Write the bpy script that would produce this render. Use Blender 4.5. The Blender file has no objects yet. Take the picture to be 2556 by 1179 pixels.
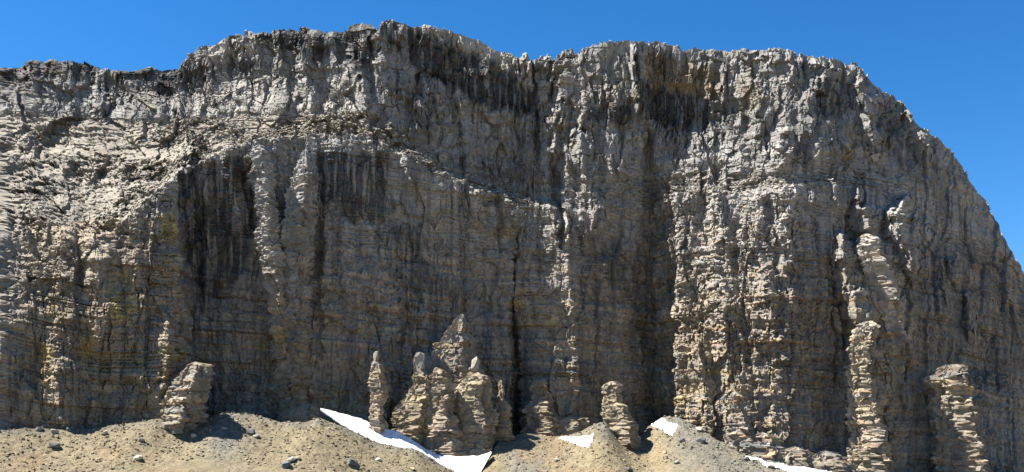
import bpy, math, random
import numpy as np
from mathutils import Vector

# ------------------------------------------------------------------ camera, sky, sun, exposure
SC = bpy.context.scene
F = 2455.0                    # focal length in photo pixels (photo 2556 x 1179)
CX, CY = 1278.0, 589.5
PITCH = math.radians(13.0)
cam_d = bpy.data.cameras.new("camera")
cam = bpy.data.objects.new("camera", cam_d)
SC.collection.objects.link(cam)
cam_d.sensor_width = 36.0
cam_d.lens = 36.0 * F / 2556.0
cam_d.clip_start = 0.5
cam_d.clip_end = 20000.0
cam.location = (0, 0, 0)
cam.rotation_euler = (math.radians(90) + PITCH, 0, 0)
SC.camera = cam

SUN_EL = math.radians(56.0)
SUN_AZ = math.radians(-88.5)  # measured from +Y (into the cliff) towards +X; the sun stands to the left, in line with the face
sun_dir = Vector((math.sin(SUN_AZ) * math.cos(SUN_EL), math.cos(SUN_AZ) * math.cos(SUN_EL), math.sin(SUN_EL)))
world = bpy.data.worlds.new("World")
SC.world = world
world.use_nodes = True
wn = world.node_tree
for n in list(wn.nodes):
    wn.nodes.remove(n)
sky = wn.nodes.new("ShaderNodeTexSky")
sky.sky_type = 'NISHITA'
sky.sun_disc = False
sky.sun_elevation = SUN_EL
sky.sun_rotation = SUN_AZ
sky.altitude = 2600.0
sky.air_density = 1.0
sky.dust_density = 0.1
sky.ozone_density = 3.0
bg = wn.nodes.new("ShaderNodeBackground")
bg.inputs["Strength"].default_value = 0.056
wo = wn.nodes.new("ShaderNodeOutputWorld")
hs = wn.nodes.new("ShaderNodeHueSaturation")     # the clear deep blue of high, dry air, all over the sky
hs.inputs["Saturation"].default_value = 1.32
wn.links.new(sky.outputs[0], hs.inputs["Color"])
wn.links.new(hs.outputs[0], bg.inputs[0])
wn.links.new(bg.outputs[0], wo.inputs[0])

sun_l = bpy.data.lights.new("sun", 'SUN')
sun_l.energy = 5.0
sun_l.angle = math.radians(0.53)
sun_l.color = (1.0, 0.95, 0.87)
sun = bpy.data.objects.new("sun", sun_l)
SC.collection.objects.link(sun)
sun.rotation_euler = sun_dir.to_track_quat('Z', 'Y').to_euler()
sun.location = sun_dir * 900

SC.view_settings.view_transform = 'Standard'
SC.view_settings.look = 'None'
SC.view_settings.exposure = 1.92
SC.view_settings.gamma = 1.0
SC.view_settings.use_curve_mapping = False
SC.cycles.max_bounces = 5
SC.cycles.diffuse_bounces = 3

# ------------------------------------------------------------------ helpers
RNG = np.random.default_rng(11)
random.seed(7)
CP, SP = math.cos(PITCH), math.sin(PITCH)

def at(px, py, Y):
    """point at depth Y (metres into the scene) seen at photo pixel px, py"""
    px = np.asarray(px, float); py = np.asarray(py, float); Y = np.asarray(Y, float)
    dx = (px - CX) / F
    dv = (CY - py) / F
    yy = CP - SP * dv
    zz = SP + CP * dv
    s = Y / yy
    return np.stack(np.broadcast_arrays(dx * s, Y, zz * s), -1)

def to_px(x, y, z):
    fw = CP * y + SP * z
    up = -SP * y + CP * z
    return CX + F * x / fw, CY - F * up / fw

def hsh(i, j, seed):
    i = np.asarray(i).astype(np.int64).astype(np.uint32)
    j = np.asarray(j).astype(np.int64).astype(np.uint32)
    h = i * np.uint32(374761393) + j * np.uint32(668265263) + np.uint32((seed * 2246822519 + 97) & 0xffffffff)
    h = (h ^ (h >> np.uint32(13))) * np.uint32(1274126177)
    h = (h ^ (h >> np.uint32(16))) * np.uint32(2246822519)
    h = h ^ (h >> np.uint32(15))
    return h.astype(np.float64) / 4294967295.0

def vnoise(a, b, seed=0):
    """value noise, -1..1"""
    ia = np.floor(a); ib = np.floor(b)
    fa = a - ia; fb = b - ib
    fa = fa * fa * fa * (fa * (fa * 6 - 15) + 10); fb = fb * fb * fb * (fb * (fb * 6 - 15) + 10)
    h00 = hsh(ia, ib, seed); h10 = hsh(ia + 1, ib, seed); h01 = hsh(ia, ib + 1, seed); h11 = hsh(ia + 1, ib + 1, seed)
    return ((h00 * (1 - fa) + h10 * fa) * (1 - fb) + (h01 * (1 - fa) + h11 * fa) * fb) * 2 - 1

def fbm(a, b, seed=0, octs=4, gain=0.5):
    s = 0; w = 1.0; t = 0
    for o in range(octs):
        s = s + w * vnoise(a * 2 ** o + 17.3 * o, b * 2 ** o + 5.1 * o, seed + o * 31)
        t += w; w *= gain
    return s / t

def facets(a, b, sa, sb, seed, tilt=1.0, tb_=1.0):
    """broken rock: Voronoi cells, each a flat face with its own offset and tilt; returns value -1..1-ish, cell random (0..1), edge distance"""
    A = a / sa; B = b / sb
    ia = np.floor(A); ib = np.floor(B)
    d1 = np.full(A.shape, 9.0); d2 = np.full(A.shape, 9.0)
    ci = np.zeros(A.shape); cj = np.zeros(A.shape); dxa = np.zeros(A.shape); dxb = np.zeros(A.shape)
    for oi in (-1, 0, 1):
        for oj in (-1, 0, 1):
            ni = ia + oi; nj = ib + oj
            ox = A - (ni + 0.1 + 0.8 * hsh(ni, nj, seed)); oy = B - (nj + 0.1 + 0.8 * hsh(ni, nj, seed + 1))
            d = np.maximum(np.abs(ox), np.abs(oy)) * 0.7 + 0.3 * (np.abs(ox) + np.abs(oy))
            m = d < d1
            d2 = np.where(m, d1, np.minimum(d2, d))
            d1 = np.where(m, d, d1)
            ci = np.where(m, ni, ci); cj = np.where(m, nj, cj)
            dxa = np.where(m, ox, dxa); dxb = np.where(m, oy, dxb)
    r = hsh(ci, cj, seed + 2) * 2 - 1
    ta = hsh(ci, cj, seed + 3) * 2 - 1; tb = (hsh(ci, cj, seed + 4) * 2 - 1) * tb_
    return r + tilt * (ta * dxa + tb * dxb) * 1.6, hsh(ci, cj, seed + 5), d2 - d1

def sstep(e0, e1, x):
    t = np.clip((x - e0) / (e1 - e0), 0, 1)
    return t * t * (3 - 2 * t)

def link(o, parent=None):
    SC.collection.objects.link(o)
    if parent is not None:
        o.parent = parent
    return o

def mesh_np(name, V, Fq, mat, col=None, parent=None, smooth=False):
    """mesh object from a numpy vertex array and an (n,4) or (n,3) face array"""
    me = bpy.data.meshes.new(name)
    k = Fq.shape[1]; n = len(Fq)
    me.vertices.add(len(V)); me.vertices.foreach_set("co", np.ascontiguousarray(V, np.float32).ravel())
    me.loops.add(n * k); me.loops.foreach_set("vertex_index", np.ascontiguousarray(Fq, np.int32).ravel())
    me.polygons.add(n); me.polygons.foreach_set("loop_start", np.arange(0, n * k, k, dtype=np.int32))
    me.polygons.foreach_set("loop_total", np.full(n, k, np.int32))
    me.polygons.foreach_set("use_smooth", np.full(n, smooth, bool))
    if col is not None:
        ca = me.color_attributes.new("rock", 'FLOAT_COLOR', 'POINT')
        c4 = np.ones((len(V), 4), np.float32); c4[:, :3] = col
        ca.data.foreach_set("color", c4.ravel())
    me.update(calc_edges=True)
    me.materials.append(mat)
    return link(bpy.data.objects.new(name, me), parent)

def grid_faces(nu, nv, keep=None):
    idx = np.arange(nu * nv).reshape(nv, nu)
    f = np.stack([idx[:-1, :-1], idx[:-1, 1:], idx[1:, 1:], idx[1:, :-1]], -1).reshape(-1, 4)
    return f if keep is None else f[keep.ravel()]

def tag(o, label=None, cat=None, group=None, kind=None):
    if label: o["label"] = label
    if cat: o["category"] = cat
    if group: o["group"] = group
    if kind: o["kind"] = kind
    return o

# ------------------------------------------------------------------ materials
def new_mat(name):
    m = bpy.data.materials.new(name); m.use_nodes = True
    nt = m.node_tree
    b = nt.nodes["Principled BSDF"]
    return m, nt, b

def rock_material(name, attr=True, base=(0.25, 0.23, 0.2, 1), grain=0.35, bump=0.5, scale=1.0, rough=0.9):
    m, nt, b = new_mat(name)
    N, L = nt.nodes, nt.links
    tc = N.new("ShaderNodeTexCoord")
    n1 = N.new("ShaderNodeTexNoise"); n1.inputs["Scale"].default_value = 1.6 * scale; n1.inputs["Detail"].default_value = 6; n1.inputs["Roughness"].default_value = 0.65
    mp = N.new("ShaderNodeMapping"); mp.inputs["Scale"].default_value = (1, 1, 1.7)
    L.new(tc.outputs["Object"], mp.inputs[0]); L.new(mp.outputs[0], n1.inputs["Vector"])
    mr = N.new("ShaderNodeMapRange"); mr.inputs[1].default_value = 0.3; mr.inputs[2].default_value = 0.7
    mr.inputs[3].default_value = 1 - grain; mr.inputs[4].default_value = 1 + grain
    L.new(n1.outputs[0], mr.inputs[0])
    if attr:
        at_ = N.new("ShaderNodeAttribute"); at_.attribute_name = "rock"; src = at_.outputs["Color"]
    else:
        rgb = N.new("ShaderNodeRGB"); rgb.outputs[0].default_value = base; src = rgb.outputs[0]
    mul = N.new("ShaderNodeVectorMath"); mul.operation = 'SCALE'
    L.new(src, mul.inputs[0]); L.new(mr.outputs[0], mul.inputs["Scale"])
    L.new(mul.outputs[0], b.inputs["Base Color"])
    b.inputs["Roughness"].default_value = rough
    b.inputs["Specular IOR Level"].default_value = 0.25
    n2 = N.new("ShaderNodeTexNoise"); n2.inputs["Scale"].default_value = 2.2 * scale; n2.inputs["Detail"].default_value = 5
    L.new(mp.outputs[0], n2.inputs["Vector"])
    bp = N.new("ShaderNodeBump"); bp.inputs["Strength"].default_value = bump; bp.inputs["Distance"].default_value = 0.5 / scale
    L.new(n2.outputs[0], bp.inputs["Height"]); L.new(bp.outputs[0], b.inputs["Normal"])
    return m

M_ROCK = rock_material("cliff_rock", bump=0.22, grain=0.28)
M_STONE = rock_material("loose_stone", grain=0.25, bump=0.4, scale=1.6)

M_SCREE = rock_material("scree_gravel", grain=0.3, bump=0.8, scale=1.4)

def snow_material():
    m, nt, b = new_mat("old_snow")
    N, L = nt.nodes, nt.links
    tc = N.new("ShaderNodeTexCoord")
    n = N.new("ShaderNodeTexNoise"); n.inputs["Scale"].default_value = 0.5; n.inputs["Detail"].default_value = 7
    L.new(tc.outputs["Object"], n.inputs["Vector"])
    cr = N.new("ShaderNodeValToRGB")
    cr.color_ramp.elements[0].position = 0.3; cr.color_ramp.elements[0].color = (0.45, 0.44, 0.43, 1)
    cr.color_ramp.elements[1].position = 0.55; cr.color_ramp.elements[1].color = (0.66, 0.67, 0.69, 1)
    L.new(n.outputs[0], cr.inputs[0])
    v = N.new("ShaderNodeTexNoise"); v.inputs["Scale"].default_value = 1.1; v.inputs["Detail"].default_value = 4; v.inputs["Roughness"].default_value = 0.75
    L.new(tc.outputs["Object"], v.inputs["Vector"])
    dr = N.new("ShaderNodeMapRange"); dr.inputs[1].default_value = 0.53; dr.inputs[2].default_value = 0.62; dr.inputs[3].default_value = 0; dr.inputs[4].default_value = 0.8
    L.new(v.outputs[0], dr.inputs[0])
    mx = N.new("ShaderNodeMix"); mx.data_type = 'RGBA'; mx.inputs["B"].default_value = (0.16, 0.14, 0.11, 1)
    L.new(dr.outputs[0], mx.inputs["Factor"]); L.new(cr.outputs[0], mx.inputs["A"]); L.new(mx.outputs["Result"], b.inputs["Base Color"])
    b.inputs["Roughness"].default_value = 0.6
    bp = N.new("ShaderNodeBump"); bp.inputs["Strength"].default_value = 0.3; bp.inputs["Distance"].default_value = 0.5
    L.new(n.outputs[0], bp.inputs["Height"]); L.new(bp.outputs[0], b.inputs["Normal"])
    return m
M_SNOW = snow_material()

# ------------------------------------------------------------------ the cliff: large shape
SKY_LINE = [(-700, 230), (-300, 200), (-100, 178), (75, 163), (150, 152), (205, 157), (240, 170), (280, 174), (330, 180), (370, 172), (400, 172), (448, 167),
 (455, 150), (480, 135), (510, 116), (550, 110), (565, 96), (590, 86), (640, 88), (680, 80), (700, 72), (760, 70), (800, 74),
 (820, 87), (850, 80), (880, 68), (915, 60), (935, 66), (945, 76), (955, 62), (985, 52), (1010, 60), (1035, 66), (1075, 62),
 (1115, 78), (1180, 97), (1230, 125), (1275, 138), (1285, 147), (1310, 138), (1325, 158), (1340, 150), (1370, 136), (1380, 150),
 (1425, 122), (1440, 136), (1480, 109), (1550, 106), (1620, 100), (1650, 105), (1690, 122), (1770, 125), (1900, 128), (1960, 128),
 (2000, 140), (2060, 145), (2120, 160), (2150, 176), (2175, 212), (2250, 256), (2290, 312), (2340, 347), (2390, 397), (2410, 432),
 (2440, 477), (2460, 502), (2487, 575), (2560, 690), (2700, 850), (3100, 1090)]
SCREE_LINE = [(-700, 1090), (-100, 1080), (75, 1070), (200, 1072), (300, 1060), (400, 1046), (440, 1052), (500, 1056), (540, 1036), (570, 1026), (610, 1030), (650, 1038),
 (700, 1052), (760, 1056), (795, 1044), (860, 1066), (950, 1110), (1000, 1116), (1040, 1120), (1100, 1160), (1140, 1181), (1185, 1186), (1218, 1150),
 (1240, 1106), (1310, 1079), (1380, 1092), (1440, 1082), (1490, 1056), (1512, 1050), (1545, 1092), (1600, 1092), (1625, 1060),
 (1665, 1036), (1700, 1044), (1760, 1080), (1830, 1124), (1900, 1146), (2000, 1166), (2090, 1181), (2200, 1186), (2500, 1200), (3100, 1230)]
# column: px, then (py, Y) for rim, upper middle, foot of the upper wall, lip of the terrace, middle of the lower wall, foot
COLS = [
 (-700, (0, 560), (260, 540), (330, 525), (560, 390), (820, 340), (1180, 334)),
 (-100, (0, 545), (230, 535), (300, 522), (560, 412), (820, 388), (1170, 381)),
 (75, (0, 540), (215, 532), (285, 520), (575, 420), (800, 403), (1160, 396)),
 (200, (0, 538), (225, 530), (305, 516), (610, 428), (800, 413), (1160, 406)),
 (300, (0, 536), (235, 529), (312, 512), (570, 434), (790, 421), (1150, 414)),
 (370, (0, 536), (235, 528), (310, 510), (500, 440), (770, 428), (1140, 421)),
 (435, (0, 537), (235, 530), (305, 508), (440, 448), (740, 436), (1140, 427)),
 (452, (0, 536), (230, 529), (303, 508), (428, 452), (740, 446), (1140, 437)),
 (478, (0, 533), (225, 527), (302, 508), (412, 462), (740, 470), (1140, 461)),
 (530, (0, 531), (210, 525), (300, 507), (388, 468), (700, 476), (1130, 467)),
 (640, (0, 526), (200, 521), (294, 505), (352, 474), (650, 478), (1130, 469)),
 (780, (0, 521), (195, 515), (290, 503), (336, 480), (640, 482), (1130, 473)),
 (900, (0, 512), (190, 507), (292, 499), (338, 484), (640, 486), (1130, 477)),
 (945, (0, 506), (190, 503), (300, 497), (352, 486), (640, 487), (1140, 478)),
 (1010, (0, 509), (200, 506), (345, 501), (392, 489), (640, 488), (1150, 479)),
 (1100, (0, 514), (220, 511), (410, 506), (440, 494), (680, 493), (1160, 484)),
 (1190, (0, 520), (250, 517), (455, 511), (474, 499), (700, 498), (1170, 489)),
 (1270, (0, 526), (280, 522), (478, 517), (492, 505), (740, 505), (1160, 496)),
 (1290, (0, 528), (285, 524), (484, 519), (500, 507), (740, 513), (1150, 504)),
 (1312, (0, 529), (290, 525), (492, 519), (505, 507), (740, 504), (1150, 495)),
 (1340, (0, 531), (295, 527), (500, 522), (512, 508), (740, 501), (1150, 492)),
 (1395, (0, 527), (300, 523), (505, 517), (520, 507), (740, 503), (1150, 494)),
 (1440, (0, 525), (270, 519), (500, 513), (530, 508), (740, 505), (1150, 496)),
 (1520, (0, 518), (290, 516), (480, 511), (540, 508), (740, 512), (1150, 503)),
 (1585, (0, 516), (300, 519), (470, 519), (540, 519), (740, 522), (1150, 513)),
 (1632, (0, 520), (330, 523), (470, 524), (520, 525), (740, 529), (1150, 520)),
 (1662, (0, 520), (335, 520), (460, 516), (490, 514), (740, 516), (1150, 507)),
 (1700, (0, 520), (335, 518), (455, 510), (485, 503), (740, 496), (1150, 487)),
 (1760, (0, 520), (330, 516), (445, 506), (478, 497), (740, 487), (1150, 477)),
 (1840, (0, 513), (335, 505), (445, 497), (475, 487), (740, 477), (1150, 467)),
 (1930, (0, 500), (320, 493), (440, 487), (470, 479), (740, 469), (1150, 459)),
 (1990, (0, 499), (310, 490), (440, 484), (465, 479), (740, 471), (1160, 462)),
 (2060, (0, 505), (300, 495), (440, 489), (460, 484), (740, 476), (1170, 467)),
 (2160, (0, 514), (330, 501), (450, 495), (470, 490), (740, 481), (1190, 471)),
 (2270, (0, 528), (430, 512), (520, 506), (540, 502), (760, 491), (1190, 476)),
 (2370, (0, 546), (520, 528), (590, 522), (605, 517), (800, 503), (1200, 480)),
 (2440, (0, 566), (590, 545), (650, 539), (665, 534), (830, 519), (1200, 487)),
 (2500, (0, 584), (690, 562), (740, 556), (755, 551), (880, 538), (1210, 498)),
 (2620, (0, 620), (820, 600), (860, 594), (875, 589), (960, 581), (1220, 572)),
 (3100, (0, 760), (1120, 742), (1130, 736), (1140, 732), (1160, 724), (1240, 715)),
]
CPX = np.array([c[0] for c in COLS], float)
CPY = np.array([[r[0] for r in c[1:]] for c in COLS], float)     # (n,6)
CYY = np.array([[r[1] for r in c[1:]] for c in COLS], float)
SLX, SLY = np.array(SKY_LINE, float).T
SCX, SCY = np.array(SCREE_LINE, float).T
CPY[:, 5] += 60                                                  # the wall goes on below the scree
CPY[:, 0] = np.interp(CPX, SLX, SLY)

def base_surface(px, t):
    """photo pixel row and depth of the wall at column px and strip parameter t (0 rim .. 5 foot)"""
    w = 16 * fbm(px / 70.0, t * 3.1, 3, 3) + 5 * vnoise(px / 14.0, t * 12, 5)
    pxy = px + w * (1 - 0.7 * sstep(2150, 2300, px))
    k = np.clip(np.floor(t), 0, 4).astype(int); f = t - k
    py = np.zeros(px.shape); Y = np.zeros(px.shape)
    for r in range(5):
        m = k == r
        if not m.any(): continue
        p0 = np.interp(px[m], SLX, SLY) if r == 0 else np.interp(px[m], CPX, CPY[:, r])
        p1 = np.interp(px[m], CPX, CPY[:, r + 1])
        y0 = np.interp(pxy[m], CPX, CYY[:, r]); y1 = np.interp(pxy[m], CPX, CYY[:, r + 1])
        py[m] = p0 + (p1 - p0) * f[m]; Y[m] = y0 + (y1 - y0) * f[m]
    return py, Y

# ribs, pillars (+) and gullies, cracks (-): height in metres, then (px, py, half width) down the feature
BUMPS = [
 (4, [(700, 700, 20), (730, 820, 60), (720, 1000, 60)]),
 (5, [(860, 560, 10), (880, 700, 45), (880, 900, 40)]),
 (5, [(962, 520, 12), (965, 600, 34), (960, 760, 40), (945, 880, 40)]),
 (4, [(1045, 552, 6), (1050, 600, 22), (1062, 700, 34), (1075, 800, 40)]),
 (5, [(1130, 700, 12), (1190, 800, 45), (1210, 1000, 60)]),
 (14, [(2085, 578, 12), (2090, 620, 26), (2105, 700, 30), (2125, 790, 26), (2135, 830, 10)]),
 (12, [(2128, 468, 5), (2132, 510, 14), (2145, 545, 26), (2150, 590, 12)]),
 (16, [(2248, 492, 8), (2215, 535, 16), (2228, 590, 34), (2248, 660, 32), (2262, 730, 10)]),
 (8, [(2272, 552, 12), (2282, 600, 16), (2280, 650, 10)]),
 (5, [(2205, 850, 10), (2212, 880, 14), (2216, 900, 6)]),
 (8, [(2366, 644, 10), (2368, 690, 14), (2378, 720, 4)]),
 (5, [(2330, 640, 10), (2342, 700, 12), (2350, 770, 6)]),
 (8, [(2405, 725, 8), (2412, 800, 12), (2418, 850, 8)]),
 (11, [(2440, 1070, 14), (2465, 1140, 30), (2470, 1200, 40)]),
 (8, [(2380, 1140, 12), (2370, 1180, 26), (2360, 1220, 30)]),
 (14, [(415, 770, 10), (400, 830, 36), (380, 930, 70), (350, 1080, 105), (340, 1160, 120)]),
 (7, [(120, 850, 16), (130, 920, 50), (120, 1060, 80), (110, 1160, 90)]),
 (5, [(235, 640, 40), (250, 760, 50), (255, 900, 30)]),
 (8, [(1342, 506, 26), (1378, 560, 52), (1392, 700, 72), (1400, 900, 84), (1405, 1160, 95)]),
 (11, [(1430, 320, 26), (1438, 420, 52), (1462, 520, 46), (1474, 600, 24), (1478, 636, 8)]),
 (8, [(1500, 640, 30), (1525, 780, 50), (1540, 950, 58), (1555, 1150, 70)]),
 (6, [(1390, 250, 18), (1395, 330, 34), (1392, 400, 20)]),
 (6, [(1580, 110, 6), (1580, 180, 10), (1582, 260, 12), (1576, 300, 6)]),
 (5, [(1520, 190, 10), (1545, 290, 14), (1550, 330, 6)]),
 (6, [(1800, 170, 8), (1798, 220, 12), (1802, 260, 6)]),
 (6, [(1860, 180, 12), (1875, 240, 36), (1890, 310, 34), (1885, 350, 10)]),
 (8, [(2130, 205, 8), (2150, 260, 26), (2165, 340, 26), (2175, 410, 10)]),
 (7, [(2265, 262, 10), (2275, 320, 20), (2290, 380, 14), (2300, 420, 6)]),
 (6, [(2030, 190, 12), (2020, 250, 24), (2010, 320, 26), (2020, 400, 30)]),
 (4, [(1690, 480, 22), (1700, 620, 40), (1700, 800, 46), (1725, 900, 40), (1745, 1020, 46), (1750, 1100, 60)]),
 (4, [(1780, 470, 20), (1790, 560, 40), (1800, 720, 40), (1815, 900, 36), (1850, 1060, 44)]),
 (5, [(1885, 480, 30), (1880, 600, 36), (1900, 760, 34), (1925, 860, 26)]),
 (5, [(1940, 330, 26), (1930, 420, 40), (1950, 520, 30), (1960, 640, 24), (1950, 850, 18)]),
 (6, [(1180, 470, 20), (1185, 490, 40), (1190, 540, 20)]), (7, [(1262, 496, 14), (1270, 520, 30), (1280, 580, 14)]), (6, [(1215, 500, 16), (1225, 530, 30), (1230, 600, 12)]), (6, [(1012, 392, 8), (1018, 430, 18), (1020, 470, 8)]),
 (15, [(1152, 800, 16), (1130, 880, 80), (1112, 1000, 130), (1105, 1180, 150)]), (9, [(942, 850, 16), (945, 950, 44), (945, 1160, 60)]),
 (9, [(1352, 920, 20), (1355, 1000, 60), (1355, 1180, 80)]), (9, [(1535, 930, 24), (1545, 1010, 60), (1550, 1180, 80)]),
 (12, [(2166, 596, 20), (2190, 680, 48), (2222, 800, 46), (2240, 920, 26)]), (11, [(2162, 812, 20), (2154, 900, 44), (2168, 1080, 64), (2176, 1220, 84)]),
 (12, [(2374, 925, 24), (2376, 1000, 66), (2395, 1100, 84), (2405, 1230, 100)]),
 (5, [(2240, 880, 14), (2280, 960, 40), (2290, 1100, 50)]),
 (5, [(60, 180, 30), (90, 240, 44), (100, 290, 30)]),
 (6, [(235, 195, 12), (240, 240, 22), (246, 290, 20)]),
 (6, [(390, 235, 14), (385, 270, 34), (390, 300, 36)]),
 (6, [(480, 150, 20), (530, 130, 40), (580, 100, 50), (590, 150, 40)]),
 (5, [(660, 190, 20), (680, 230, 40), (690, 290, 50)]),
 (6, [(750, 110, 16), (756, 180, 22), (770, 290, 30)]),
 (5, [(820, 250, 12), (830, 290, 30)]), (6, [(880, 110, 14), (890, 190, 22), (900, 300, 34)]),
 (4, [(590, 95, 10), (585, 130, 24), (600, 170, 14)]),
 (5, [(1055, 175, 5), (1058, 220, 8), (1060, 300, 12), (1080, 350, 8)]),
 (-5, [(470, 420, 10), (478, 520, 26), (480, 680, 30), (500, 780, 14)]),
 (-12, [(190, 300, 40), (150, 340, 80), (110, 390, 80), (60, 440, 60)]),
 (-2, [(345, 720, 5), (338, 860, 10), (325, 960, 14), (300, 1020, 6)]),
 (-5, [(1285, 600, 8), (1281, 760, 14), (1284, 900, 14), (1290, 1080, 20)]),
 (-6, [(1612, 330, 20), (1625, 500, 26), (1610, 700, 26), (1620, 900, 26)]),
 (-6, [(1388, 420, 8), (1396, 500, 14), (1400, 600, 8)]),
 (-3, [(2070, 770, 3), (2082, 860, 7), (2090, 960, 4)]),
 (-2, [(2196, 880, 3), (2200, 980, 7), (2204, 1060, 4)]),
 (-2, [(2308, 980, 4), (2325, 1020, 8), (2330, 1050, 4)]),
 (-3, [(800, 520, 8), (790, 700, 16), (800, 900, 10)]),
 (-3, [(1000, 640, 8), (1010, 780, 14), (1000, 900, 10)]),
 (-4, [(945, 70, 6), (930, 140, 10), (930, 230, 8)]),
 (-5, [(1440, 140, 4), (1380, 160, 8), (1376, 260, 5)]),
 (-5, [(1330, 160, 5), (1334, 260, 10), (1345, 400, 8)]),
 (-5, [(300, 190, 10), (310, 240, 24), (280, 300, 30)]),
 (-6, [(700, 210, 3), (745, 205, 5), (760, 200, 2)]),
 (-5, [(1700, 215, 60), (1705, 270, 80), (1740, 320, 70)]),
 (-4, [(2050, 230, 20), (2075, 260, 30), (2090, 300, 20)]),
]

def bump_field(px, py, u, z):
    out = np.zeros(px.shape)
    jx = 9 * fbm(px / 40.0, py / 45.0, 61, 3) + 4.5 * facets(px, py, 22.0, 26.0, 63)[0]; jy = 6 * fbm(px / 35.0, py / 60.0, 67, 2)
    for h, pts in BUMPS:
        p = np.array(pts, float)
        y0, y1 = p[0, 1], p[-1, 1]
        m = (py > y0 - 16) & (py < y1 + 40) & (px > p[:, 0].min() - 160) & (px < p[:, 0].max() + 160)
        if not m.any(): continue
        q = py[m] + jy[m]; x = px[m] + jx[m]
        c = np.interp(q, p[:, 1], p[:, 0]); w = np.interp(q, p[:, 1], p[:, 2])
        sx = (x - c) / w
        if h > 0 and p[0, 0] > 2000: d = np.clip(np.minimum((sx + 1.05) / 1.4, (2.9 - sx) / 2.55), 0, 1)   # long shaded flank on the side that falls away
        elif h > 0: d = np.clip(np.minimum((sx + 1.05) / 1.4, (1.25 - sx) / 0.9), 0, 1)
        else: d = np.clip(1 - np.abs(sx) ** 1.7, 0, 1)
        top = sstep(y0 - 6, y0 + 10, q)
        bot = 1 - sstep(y1 - 25, y1 + 25, q) if y1 < 1050 else 1.0
        wmax = p[:, 2].max()
        out[m] = np.where(h > 0, np.maximum(out[m], h * d ** 0.9 * top * bot * np.clip(w / wmax + 0.3, 0, 1)) if h > 0 else 0,
                          out[m] + h * d * top * bot)
    return out

def poly_mask(px, py, poly, feather=10.0, warp=14.0, seed=90):
    """1 inside a traced outline with an uneven edge"""
    p = np.array(poly, float)
    g = warp + feather
    m = (px > p[:, 0].min() - g) & (px < p[:, 0].max() + g) & (py > p[:, 1].min() - g) & (py < p[:, 1].max() + g)
    r = np.zeros(px.shape)
    xm, ym = px[m], py[m]
    xm, ym = xm + warp * fbm(xm / 26.0, ym / 40.0, seed, 3), ym + warp * fbm(xm / 22.0, ym / 46.0, seed + 7, 3)
    ins = np.zeros(xm.shape, bool); dist = np.full(xm.shape, 1e9)
    for i in range(len(p)):
        x0, y0 = p[i]; x1, y1 = p[(i + 1) % len(p)]
        if y0 != y1:
            c = ((y0 > ym) != (y1 > ym)) & (xm < (x1 - x0) * (ym - y0) / (y1 - y0) + x0)
            ins ^= c
        L2 = (x1 - x0) ** 2 + (y1 - y0) ** 2 + 1e-9
        s = np.clip(((xm - x0) * (x1 - x0) + (ym - y0) * (y1 - y0)) / L2, 0, 1)
        dist = np.minimum(dist, np.hypot(xm - x0 - s * (x1 - x0), ym - y0 - s * (y1 - y0)))
    r[m] = np.clip(0.5 + np.where(ins, dist, -dist) / feather, 0, 1)
    return r

DARK = [  # bands of near-black rock and of dark weathering, traced; also shade painted on the right wall
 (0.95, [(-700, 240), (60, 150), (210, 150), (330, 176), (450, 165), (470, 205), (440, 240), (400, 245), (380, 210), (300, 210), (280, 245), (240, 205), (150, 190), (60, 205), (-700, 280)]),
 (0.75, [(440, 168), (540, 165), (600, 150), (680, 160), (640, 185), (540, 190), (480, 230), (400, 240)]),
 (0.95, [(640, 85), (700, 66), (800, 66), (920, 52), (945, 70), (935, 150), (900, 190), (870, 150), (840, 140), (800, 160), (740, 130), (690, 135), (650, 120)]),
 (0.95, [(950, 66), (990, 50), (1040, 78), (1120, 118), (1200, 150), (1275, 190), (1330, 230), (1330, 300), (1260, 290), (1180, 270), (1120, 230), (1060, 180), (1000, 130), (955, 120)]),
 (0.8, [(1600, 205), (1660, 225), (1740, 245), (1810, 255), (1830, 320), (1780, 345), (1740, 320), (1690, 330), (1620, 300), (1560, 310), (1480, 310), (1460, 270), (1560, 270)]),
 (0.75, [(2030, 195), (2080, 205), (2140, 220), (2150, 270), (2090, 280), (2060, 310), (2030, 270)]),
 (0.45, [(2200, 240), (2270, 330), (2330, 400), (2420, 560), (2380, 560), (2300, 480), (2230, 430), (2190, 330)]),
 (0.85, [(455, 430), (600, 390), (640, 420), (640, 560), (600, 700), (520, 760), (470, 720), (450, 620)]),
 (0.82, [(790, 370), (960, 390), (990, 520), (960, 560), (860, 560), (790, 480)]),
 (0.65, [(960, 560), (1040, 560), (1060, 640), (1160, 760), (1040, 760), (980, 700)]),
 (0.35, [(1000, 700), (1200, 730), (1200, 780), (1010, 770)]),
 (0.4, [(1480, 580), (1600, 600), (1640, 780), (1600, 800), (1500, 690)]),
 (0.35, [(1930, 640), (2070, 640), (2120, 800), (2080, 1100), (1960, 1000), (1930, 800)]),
 (0.45, [(2250, 600), (2480, 620), (2560, 900), (2480, 980), (2260, 900)]),  # rock colour darkened here to deepen the shade of the right wall
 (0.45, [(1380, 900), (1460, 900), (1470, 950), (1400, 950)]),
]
PALE = [
 (0.8, [(1000, 56), (1080, 58), (1120, 74), (1235, 125), (1280, 140), (1330, 165), (1330, 215), (1240, 160), (1150, 120), (1040, 80)]),
 (0.7, [(470, 150), (520, 115), (580, 95), (640, 95), (640, 130), (600, 150), (540, 160), (470, 165)]),
 (0.5, [(440, 250), (560, 190), (760, 200), (900, 200), (930, 290), (700, 300), (440, 300)]),
 (0.5, [(1360, 180), (1440, 150), (1470, 220), (1440, 320), (1380, 320)]),
]
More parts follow.
